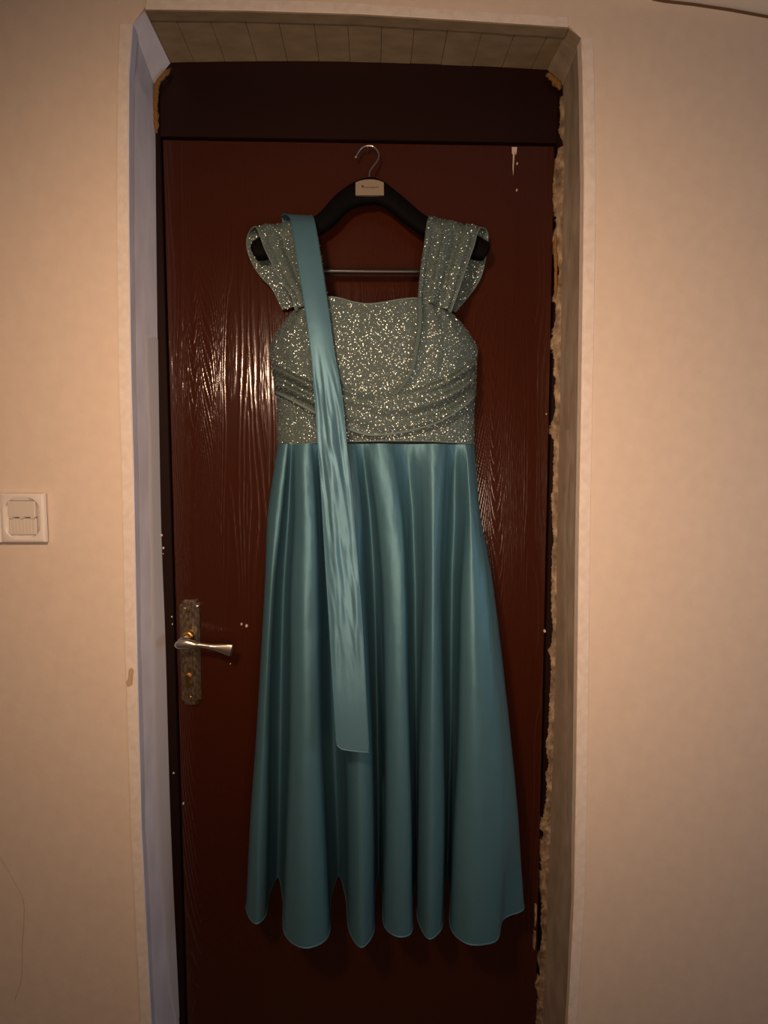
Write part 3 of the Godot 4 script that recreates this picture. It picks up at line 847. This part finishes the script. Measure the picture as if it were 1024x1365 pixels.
	strap(d, v3([-0.0728, 1.6498, 0.088, -0.0796, 1.6958, 0.078, -0.0877, 1.7425, 0.068, -0.0946, 1.7804, 0.06, -0.0998, 1.7955, 0.047, -0.1022, 1.8051, 0.026, -0.0958, 1.7628, 0.016, -0.0861, 1.6753, 0.014]), v3([-0.1281, 1.6336, 0.074, -0.1341, 1.6569, 0.077, -0.1494, 1.6786, 0.077, -0.1656, 1.7087, 0.074, -0.1789, 1.7366, 0.068, -0.1914, 1.7695, 0.06, -0.2012, 1.7813, 0.047, -0.2168, 1.7771, 0.026, -0.22, 1.7583, 0.02, -0.2117, 1.7336, 0.018, -0.1973, 1.7113, 0.016, -0.1781, 1.6914, 0.014, -0.1601, 1.6553, 0.013]), 102)

func slice_row(row: PackedVector3Array, a: int, b: int, lift: float) -> PackedVector3Array:
	var o := PackedVector3Array()
	for i in range(a, b): o.append(row[i] + Vector3(0, 0, lift))
	return o

func strap(d: Node3D, inner: PackedVector3Array, outer: PackedVector3Array, seed_: int) -> void:
	var a := even(inner, 61)
	var b := even(outer, 61)
	var rows := []
	for j in 61:
		var row := PackedVector3Array()
		var along := (a[mini(j + 1, 60)] - a[maxi(j - 1, 0)]).normalized()
		for i in 25:
			var u := i / 24.0
			var across := (b[j] - a[j]).normalized()
			var n := along.cross(across).normalized()
			if j < 25 and n.z < 0: n = -n
			if j >= 25: n = Vector3.UP if j < 34 else -Vector3.BACK
			var pleat := 0.0052 * sin(TAU * (u * 2.6 + 0.15)) + 0.0015 * sin(TAU * (u * 6.0 + seed_))
			var front := smoothstep(32.0, 24.0, j)
			row.append(a[j].lerp(b[j], u) + n * pleat * (0.15 + 0.85 * front) * smoothstep(0.0, 0.08, u) * smoothstep(1.0, 0.92, u))
		rows.append(row)
	var s := obj("shoulder_strap", sheet(rows), M.tulle, d)
	sequins(rows, s, 74000, 0.0008, seed_)
	var e := PackedVector3Array()
	for j in 61: e.append(rows[j][24])
	obj("strap_edge", tube(e, [Vector2(0.0011, 0.0011)], 8, 1.0, Vector3(0.3, 0.2, 0.9)), M.tulle_edge, s)

func skirt(d: Node3D) -> void:
	# fold lines of the hanging cloth, (x, z) at falling heights: side, ridges and the valleys between them
	var t := [[1.413, -0.1526, 0.02, -0.1685, 0.036, -0.1551, 0.058, -0.1463, 0.06, -0.1442, 0.0565, -0.1403, 0.054, -0.1368, 0.0557, -0.1344, 0.058, -0.1216, 0.066, -0.1066, 0.067, -0.1015, 0.0629, -0.0927, 0.06, -0.0837, 0.0617, -0.0781, 0.064, -0.0596, 0.07, -0.0318, 0.07, -0.0264, 0.0665, -0.0173, 0.064, -0.0109, 0.0648, -0.0069, 0.066, 0.0111, 0.072, 0.03, 0.07, 0.0407, 0.0642, 0.0583, 0.06, 0.0768, 0.0617, 0.0879, 0.064, 0.1067, 0.07, 0.1249, 0.066, 0.133, 0.0602, 0.1454, 0.056, 0.1551, 0.0568, 0.1609, 0.058, 0.1648, 0.058, 0.1739, 0.052, 0.1778, 0.046, 0.1822, 0.038, 0.1639, 0.02],
		[1.3554, -0.1614, 0.0196, -0.1766, 0.0415, -0.1609, 0.065, -0.1516, 0.0655, -0.1494, 0.0562, -0.1453, 0.0431, -0.1374, 0.0583, -0.1326, 0.0678, -0.1179, 0.0792, -0.1021, 0.0767, -0.0972, 0.0648, -0.0888, 0.0473, -0.0766, 0.063, -0.0693, 0.0728, -0.0505, 0.0812, -0.026, 0.0789, -0.0206, 0.0676, -0.0113, 0.0524, -0.0037, 0.0651, 0.0008, 0.0736, 0.019, 0.0808, 0.0385, 0.0787, 0.0484, 0.0667, 0.0649, 0.0509, 0.0801, 0.0627, 0.0891, 0.0704, 0.1052, 0.0798, 0.1212, 0.0742, 0.1311, 0.0617, 0.1471, 0.0451, 0.1564, 0.0593, 0.1619, 0.0675, 0.1665, 0.0722, 0.1765, 0.0646, 0.181, 0.0574, 0.186, 0.0451, 0.1686, 0.0196],
		[1.2813, -0.1716, 0.019, -0.1861, 0.0466, -0.1683, 0.0716, -0.1592, 0.0706, -0.1565, 0.056, -0.1508, 0.0382, -0.1393, 0.06, -0.1319, 0.0769, -0.1146, 0.0905, -0.0973, 0.0857, -0.0924, 0.066, -0.083, 0.0416, -0.0677, 0.0638, -0.0583, 0.0811, -0.0399, 0.0917, -0.0195, 0.0873, -0.0137, 0.0683, -0.0037, 0.0464, 0.0051, 0.0653, 0.0104, 0.0808, 0.0284, 0.0891, 0.0485, 0.0869, 0.0575, 0.0684, 0.0721, 0.0468, 0.084, 0.0634, 0.0906, 0.0765, 0.1038, 0.0889, 0.117, 0.0819, 0.1288, 0.0628, 0.1475, 0.0402, 0.1573, 0.0609, 0.1624, 0.0765, 0.1692, 0.0843, 0.1815, 0.0765, 0.1872, 0.0682, 0.1932, 0.0518, 0.1759, 0.019],
		[1.1661, -0.179, 0.0182, -0.1912, 0.0536, -0.1749, 0.0805, -0.1707, 0.0776, -0.1679, 0.0558, -0.1608, 0.0331, -0.1465, 0.0621, -0.1366, 0.0893, -0.1147, 0.1053, -0.0948, 0.0979, -0.0897, 0.0675, -0.0788, 0.0356, -0.0588, 0.0648, -0.0462, 0.0922, -0.032, 0.1059, -0.0165, 0.0986, -0.0096, 0.0693, 0.0027, 0.0399, 0.0132, 0.0655, 0.0194, 0.0904, 0.0349, 0.1002, 0.0541, 0.0979, 0.0628, 0.0704, 0.0768, 0.0425, 0.0862, 0.0642, 0.0909, 0.0846, 0.102, 0.1013, 0.1137, 0.0923, 0.1264, 0.064, 0.1456, 0.0351, 0.1528, 0.0628, 0.155, 0.0885, 0.1693, 0.1002, 0.1922, 0.0925, 0.2025, 0.0826, 0.214, 0.0609, 0.1947, 0.0182],
		[1.0344, -0.1876, 0.0172, -0.1987, 0.0607, -0.1817, 0.0897, -0.1775, 0.0847, -0.1753, 0.0556, -0.1673, 0.0286, -0.15, 0.064, -0.137, 0.1021, -0.1142, 0.1202, -0.0935, 0.1105, -0.0885, 0.0689, -0.0761, 0.0304, -0.056, 0.0658, -0.0435, 0.1038, -0.0265, 0.1205, -0.0097, 0.1103, -0.0045, 0.0701, 0.0062, 0.0342, 0.017, 0.0657, 0.0228, 0.1004, 0.0377, 0.1118, 0.0561, 0.1092, 0.0653, 0.0724, 0.0793, 0.0388, 0.085, 0.0649, 0.0866, 0.093, 0.1004, 0.1141, 0.1155, 0.1031, 0.1279, 0.0652, 0.1457, 0.0306, 0.1514, 0.0647, 0.1515, 0.101, 0.1693, 0.1161, 0.1994, 0.109, 0.2138, 0.0976, 0.2305, 0.0702, 0.211, 0.0172],
		[0.9027, -0.1961, 0.0163, -0.207, 0.0674, -0.1887, 0.0982, -0.1822, 0.0914, -0.1809, 0.0554, -0.1722, 0.025, -0.1526, 0.0657, -0.1379, 0.1139, -0.1137, 0.1338, -0.0908, 0.1223, -0.0871, 0.0701, -0.0742, 0.0261, -0.0546, 0.0667, -0.0422, 0.1145, -0.0224, 0.1341, -0.004, 0.1212, 0.0002, 0.0709, 0.0085, 0.0294, 0.0191, 0.0658, 0.0243, 0.1097, 0.0394, 0.1225, 0.0582, 0.1198, 0.0672, 0.074, 0.0809, 0.0358, 0.0832, 0.0656, 0.0823, 0.1008, 0.0986, 0.1259, 0.118, 0.1131, 0.1303, 0.0662, 0.1467, 0.027, 0.1507, 0.0663, 0.1479, 0.1126, 0.1689, 0.1307, 0.2064, 0.1243, 0.2236, 0.1115, 0.2448, 0.0789, 0.2251, 0.0163],
		[0.7546, -0.2067, 0.0152, -0.2182, 0.0745, -0.1973, 0.1074, -0.185, 0.0985, -0.1852, 0.0552, -0.1769, 0.0214, -0.1575, 0.0675, -0.1419, 0.1266, -0.1131, 0.1481, -0.0842, 0.1348, -0.082, 0.0713, -0.0695, 0.022, -0.0511, 0.0675, -0.0393, 0.1259, -0.0197, 0.1486, -0.0015, 0.1327, 0.0027, 0.0717, 0.0105, 0.0246, 0.0199, 0.066, 0.0239, 0.1195, 0.0401, 0.1339, 0.0617, 0.1311, 0.0705, 0.0757, 0.0829, 0.0329, 0.0829, 0.0663, 0.0801, 0.1092, 0.0959, 0.1386, 0.1194, 0.1237, 0.1315, 0.0672, 0.1456, 0.0234, 0.1468, 0.0679, 0.1407, 0.1249, 0.1661, 0.146, 0.2129, 0.1407, 0.2323, 0.1263, 0.2585, 0.0882, 0.2408, 0.0152],
		[0.6558, -0.2126, 0.0145, -0.2236, 0.079, -0.1998, 0.1132, -0.1877, 0.103, -0.1885, 0.055, -0.1802, 0.0193, -0.161, 0.0686, -0.1445, 0.1347, -0.1123, 0.1571, -0.0798, 0.1428, -0.0789, 0.0721, -0.0668, 0.0195, -0.0499, 0.0681, -0.0389, 0.1332, -0.0193, 0.1579, -0.0016, 0.1402, 0.0027, 0.0722, 0.0109, 0.0218, 0.019, 0.0661, 0.0221, 0.1259, 0.0405, 0.1412, 0.062, 0.1383, 0.0715, 0.0768, 0.0838, 0.0311, 0.0827, 0.0667, 0.079, 0.1145, 0.0944, 0.1467, 0.117, 0.1305, 0.1306, 0.0679, 0.1445, 0.0213, 0.1442, 0.0689, 0.1364, 0.1328, 0.1595, 0.1557, 0.2071, 0.1512, 0.2284, 0.1223, 0.2646, 0.0941, 0.2506, 0.0145],
		[0.59, -0.2152, 0.014, -0.2269, 0.082, -0.2015, 0.117, -0.1895, 0.106, -0.1909, 0.055, -0.1828, 0.018, -0.1634, 0.0692, -0.1463, 0.14, -0.1118, 0.163, -0.0768, 0.148, -0.077, 0.0726, -0.0656, 0.018, -0.0493, 0.0684, -0.0386, 0.138, -0.0189, 0.164, -0.0017, 0.145, 0.0024, 0.0725, 0.0102, 0.02, 0.0181, 0.0662, 0.0209, 0.13, 0.0407, 0.146, 0.0623, 0.143, 0.0719, 0.0775, 0.0842, 0.03, 0.0825, 0.067, 0.0782, 0.118, 0.0934, 0.152, 0.1153, 0.135, 0.1295, 0.0683, 0.1436, 0.02, 0.1425, 0.0696, 0.1335, 0.138, 0.1552, 0.162, 0.2033, 0.158, 0.2264, 0.118, 0.2683, 0.098, 0.256, 0.014]]
	var levels := t.size()
	var lines: int = (t[0].size() - 1) / 2
	var rows := []
	var nv := 64
	var crease := FastNoiseLite.new()
	crease.seed = 9
	crease.frequency = 1.0
	for j in nv:
		var f := j / (nv - 1.0) * (levels - 1)
		var k := mini(int(f), levels - 2)
		var ctrl := PackedVector3Array()
		for i in lines:
			var q := []
			for w in [k - 1, k, k + 1, k + 2]:
				var r: Array = t[clampi(w, 0, levels - 1)]
				q.append(Vector3(r[1 + 2 * i], r[0], r[2 + 2 * i]))
			ctrl.append(q[1].cubic_interpolate(q[2], q[0], q[3], f - k))
		var row := catmull_c(ctrl, 9)
		# back of the skirt, hanging near the door
		var a := row[0]
		var b := row[row.size() - 1]
		for i in range(1, 40):
			var u := i / 40.0
			row.append(b.lerp(a, u) + Vector3(0, 0, 0.003 * sin(u * 40.0) * (j / 63.0)))
		var v := j / (nv - 1.0)
		for i in row.size():
			var w := crease.get_noise_2d(row[i].x * 26.0, row[i].y * 5.0) * 0.0012 + crease.get_noise_2d(row[i].x * 60.0 + row[i].y * 22.0, row[i].y * 18.0) * 0.0007 * (1.0 - v)
			row[i] += Vector3(w * 0.5, 0, maxf(w, -0.002))
		rows.append(row)
	var s := obj("skirt", sheet(rows, true), M.satin, d)
	obj("hem", tube_closed(rows[nv - 1], 0.0013), M.satin, s)

func tube_closed(p: PackedVector3Array, r: float) -> ArrayMesh:
	var q := p.duplicate()
	q.append(p[0])
	return tube(q, [Vector2(r, r)], 6)

# Centripetal curve through control points, so that tight folds do not loop.
func catmull_c(p: PackedVector3Array, per: int) -> PackedVector3Array:
	var o := PackedVector3Array()
	var n := p.size()
	for i in n - 1:
		var p0 := p[maxi(i - 1, 0)] if i > 0 else p[0] * 2.0 - p[1]
		var p3 := p[i + 2] if i + 2 < n else p[n - 1] * 2.0 - p[n - 2]
		var t0 := 0.0
		var t1 := t0 + sqrt(maxf(p0.distance_to(p[i]), 1e-5))
		var t2 := t1 + sqrt(maxf(p[i].distance_to(p[i + 1]), 1e-5))
		var t3 := t2 + sqrt(maxf(p[i + 1].distance_to(p3), 1e-5))
		for k in per:
			var x := lerpf(t1, t2, float(k) / per)
			var a1 := p0 * ((t1 - x) / (t1 - t0)) + p[i] * ((x - t0) / (t1 - t0))
			var a2 := p[i] * ((t2 - x) / (t2 - t1)) + p[i + 1] * ((x - t1) / (t2 - t1))
			var a3 := p[i + 1] * ((t3 - x) / (t3 - t2)) + p3 * ((x - t2) / (t3 - t2))
			var b1 := a1 * ((t2 - x) / (t2 - t0)) + a2 * ((x - t0) / (t2 - t0))
			var b2 := a2 * ((t3 - x) / (t3 - t1)) + a3 * ((x - t1) / (t3 - t1))
			o.append(b1 * ((t2 - x) / (t2 - t1)) + b2 * ((x - t1) / (t2 - t1)))
	o.append(p[n - 1])
	return o

# ---------------------------------------------------------------- the sash
func sash() -> void:
	var l := even(v3([-0.0561, 0.9336, 0.176, -0.0601, 1.0003, 0.172, -0.0643, 1.0695, 0.165, -0.0686, 1.1388, 0.157, -0.0736, 1.2086, 0.148, -0.0781, 1.2792, 0.139, -0.0828, 1.3506, 0.128, -0.0871, 1.3989, 0.118, -0.0903, 1.4477, 0.112, -0.0938, 1.496, 0.11, -0.0975, 1.5496, 0.11, -0.1053, 1.6099, 0.106, -0.1154, 1.6718, 0.098, -0.1239, 1.7224, 0.09, -0.1314, 1.7672, 0.078, -0.1372, 1.7887, 0.064, -0.1469, 1.803, 0.047, -0.1576, 1.8107, 0.026, -0.1574, 1.8036, 0.01, -0.1381, 1.6749, 0.0065, -0.1292, 1.5148, 0.006]), 121)
	var r := even(v3([-0.0058, 0.9256, 0.176, -0.0098, 0.9998, 0.172, -0.0133, 1.069, 0.165, -0.0174, 1.1385, 0.157, -0.0227, 1.2084, 0.148, -0.0287, 1.2791, 0.139, -0.0348, 1.3506, 0.128, -0.0405, 1.399, 0.118, -0.0448, 1.4478, 0.112, -0.0507, 1.4962, 0.11, -0.0601, 1.5499, 0.11, -0.0685, 1.6102, 0.106, -0.0778, 1.6721, 0.098, -0.0855, 1.7228, 0.09, -0.0932, 1.7677, 0.078, -0.0978, 1.788, 0.064, -0.1035, 1.8017, 0.047, -0.11, 1.8088, 0.026, -0.1108, 1.8042, 0.01, -0.0882, 1.6753, 0.0065, -0.0772, 1.515, 0.006]), 121)
	var rows := []
	var crease := FastNoiseLite.new()
	crease.seed = 17
	crease.frequency = 1.0
	for j in 121:
		var row := PackedVector3Array()
		var y := l[j].y
		for i in 21:
			var u := i / 20.0
			var p := l[j].lerp(r[j], u)
			if j < 82:
				var worn := smoothstep(1.58, 1.46, y) * smoothstep(0.96, 1.15, y)
				var c := crease.get_noise_2d(u * 2.0 + 0.2 * sin(y * 9.0), y * 3.2) * 0.0055 + crease.get_noise_2d(u * 3.0 + y * 4.0, y * 9.0) * 0.0012
				p.z += (c * worn + 0.0016 * sin(PI * u)) * smoothstep(0.0, 0.1, u) * smoothstep(1.0, 0.9, u)
				p.z += 0.0012 * sin(y * 9.0 + u)
			row.append(p)
		rows.append(row)
	# the tail's lower left corner is rounded off
	for i in 4:
		rows[0][i] += Vector3(0, 0.006 * pow(1.0 - i / 4.0, 2.0), 0)
	var s := thing("sash", Vector3(0, 1.78, 0.06), "turquoise satin sash draped over the left shoulder strap, hanging down in front of the skirt", "sash")
	obj("ribbon", sheet(rows), M.sash, s)
	for i in [0, 20]:
		var e := PackedVector3Array()
		for j in 121: e.append(rows[j][i])
		obj("folded_edge", tube(e, [Vector2(0.0009, 0.0009)], 8, 1.0, Vector3.BACK), M.sash, s)
	obj("end_hem", tube(rows[0], [Vector2(0.0012, 0.0010)], 8), M.sash, s)

# ---------------------------------------------------------------- lamps
const STAND := Vector3(-0.16, 0.0, 1.16)
const LAMP_AT := Vector3(-0.235, 1.745, 0.98)      # upper head, whose gleam shows on the lacquer
const LAMP_AIM := Vector3(0.05, 1.0, 0.0)
const LOW_AT := Vector3(0.04, 1.26, 1.02)           # lower head, added so the walls dim towards the edges
const LOW_AIM := Vector3(0.13, 1.29, 0.0)
const COOL_AT := Vector3(1.62, 1.30, 1.15)

func glowing(c: Color, k: float) -> StandardMaterial3D:
	var m := mat(Color(0.9, 0.88, 0.84), 0.5)
	m.emission_enabled = true
	m.emission = c
	m.emission_energy_multiplier = k
	return m

func spot_lamp(called: String, at: Vector3, aim: Vector3, energy: float, angle: float, size: float) -> void:
	var s := SpotLight3D.new()
	s.name = called
	add_child(s)
	s.look_at_from_position(at + (aim - at).normalized() * 0.006, aim)
	s.light_color = WARM.linear_to_srgb()
	s.light_energy = energy
	s.light_size = size
	s.spot_range = 8
	s.spot_attenuation = 2
	s.spot_angle = angle
	s.spot_angle_attenuation = 1.0
	s.shadow_enabled = true

const WARM := Color(1.0, 0.665, 0.445)

func lamps() -> void:
	# warm lamp on a stand behind the viewer; lower head is added fill
	var t := thing("floor_lamp", STAND, "black floor lamp behind the viewer with a small warm head and an added large fill head", "lamp")
	obj("base", lathe(v2([0.0001, 0.022, 0.11, 0.020, 0.13, 0.010, 0.13, 0.0, 0.0001, 0.0]), STAND, Vector3.UP), M.hanger, t)
	obj("pole", tube(PackedVector3Array([STAND + Vector3(0, 0.012, 0), STAND + Vector3(0, 1.0, 0), STAND + Vector3(0, 1.78, 0)]), [Vector2(0.009, 0.009)], 12, 1.0, Vector3.BACK), M.hanger, t)
	for h in [[LAMP_AT, LAMP_AIM, 1.0, 2.0], [LOW_AT, LOW_AIM, 4.5, 0.2]]:
		var at: Vector3 = h[0]
		var aim: Vector3 = (h[1] - at).normalized()
		var w: float = h[2]
		var head := obj("shade", lathe(v2([0.0001, 0.125, 0.026, 0.120, 0.040 * w, 0.095, 0.066 * w, 0.03, 0.060 * w, 0.0, 0.058 * w, 0.0, 0.056 * w, 0.03, 0.034 * w, 0.09, 0.0001, 0.1]), at, -aim), M.hanger, t)
		obj("arm", tube(PackedVector3Array([Vector3(STAND.x, at.y + 0.02, STAND.z + 0.02), (Vector3(STAND.x, at.y + 0.02, STAND.z + 0.02) + at - aim * 0.12) * 0.5, at - aim * 0.12]), [Vector2(0.007, 0.007)], 10), M.hanger, t)
		obj("bulb", lathe(v2([0.0001, 0.006, 0.04 * w, 0.008, 0.055 * w, 0.016, 0.04 * w, 0.026, 0.0001, 0.03]), at, -aim), glowing(Color(1, 0.78, 0.55), h[3]), head)
	# cool white light on the right wall, behind the viewer
	var c := COOL_AT
	var w := thing("wall_lamp", Vector3(1.7, c.y, c.z), "cool white light panel on the right wall behind the viewer", "lamp")
	obj("housing", prism(rect(1.655, c.y - 0.17, 1.7, c.y + 0.17), c.z - 0.17, c.z + 0.17, 0.004), M.plastic, w)
	obj("diffuser", prism(rect(1.649, c.y - 0.155, 1.656, c.y + 0.155), c.z - 0.155, c.z + 0.155), glowing(Color(0.72, 0.85, 1), 1.2), w)

func _ready() -> void:
	rng.seed = 12
	# camera
	var cam := Camera3D.new()
	cam.name = "camera"
	cam.position = Vector3(0, 1.35, 0.913)
	cam.rotation_degrees = Vector3(-3.7, -1.37, 0)
	cam.fov = 92.7944
	cam.near = 0.02
	add_child(cam)
	# no daylight gets into the closed room; exposure
	var env := Environment.new()
	env.background_mode = Environment.BG_COLOR
	env.background_color = Color(0, 0, 0)
	env.tonemap_mode = Environment.TONE_MAPPER_LINEAR
	env.tonemap_exposure = 1.13
	env.sdfgi_enabled = true
	env.ssao_enabled = true
	env.ssil_enabled = true
	var we := WorldEnvironment.new()
	we.name = "environment"
	we.environment = env
	add_child(we)
	# lights (their fittings are built in lamps())
	spot_lamp("upper_spotlight", LAMP_AT, LAMP_AIM, 0.56, 84, 0.055)
	spot_lamp("added_fill_spot", LOW_AT, LOW_AIM, 0.54, 60, 0.25)  # added fill light in the large lower head
	var cool := AreaLight3D.new()
	cool.name = "cool_panel_light"
	cool.area_size = Vector2(0.3, 0.3)
	add_child(cool)
	cool.look_at_from_position(Vector3(1.645, COOL_AT.y, COOL_AT.z), Vector3(0, COOL_AT.y, COOL_AT.z))
	cool.light_color = Color(0.62, 0.80, 1.0).linear_to_srgb()
	cool.light_energy = 0.34
	cool.area_range = 8
	cool.area_attenuation = 2
	cool.shadow_enabled = true
	materials()
	room()
	door()
	lamps()
	switches()
	hanger()
	dress()
	sash()
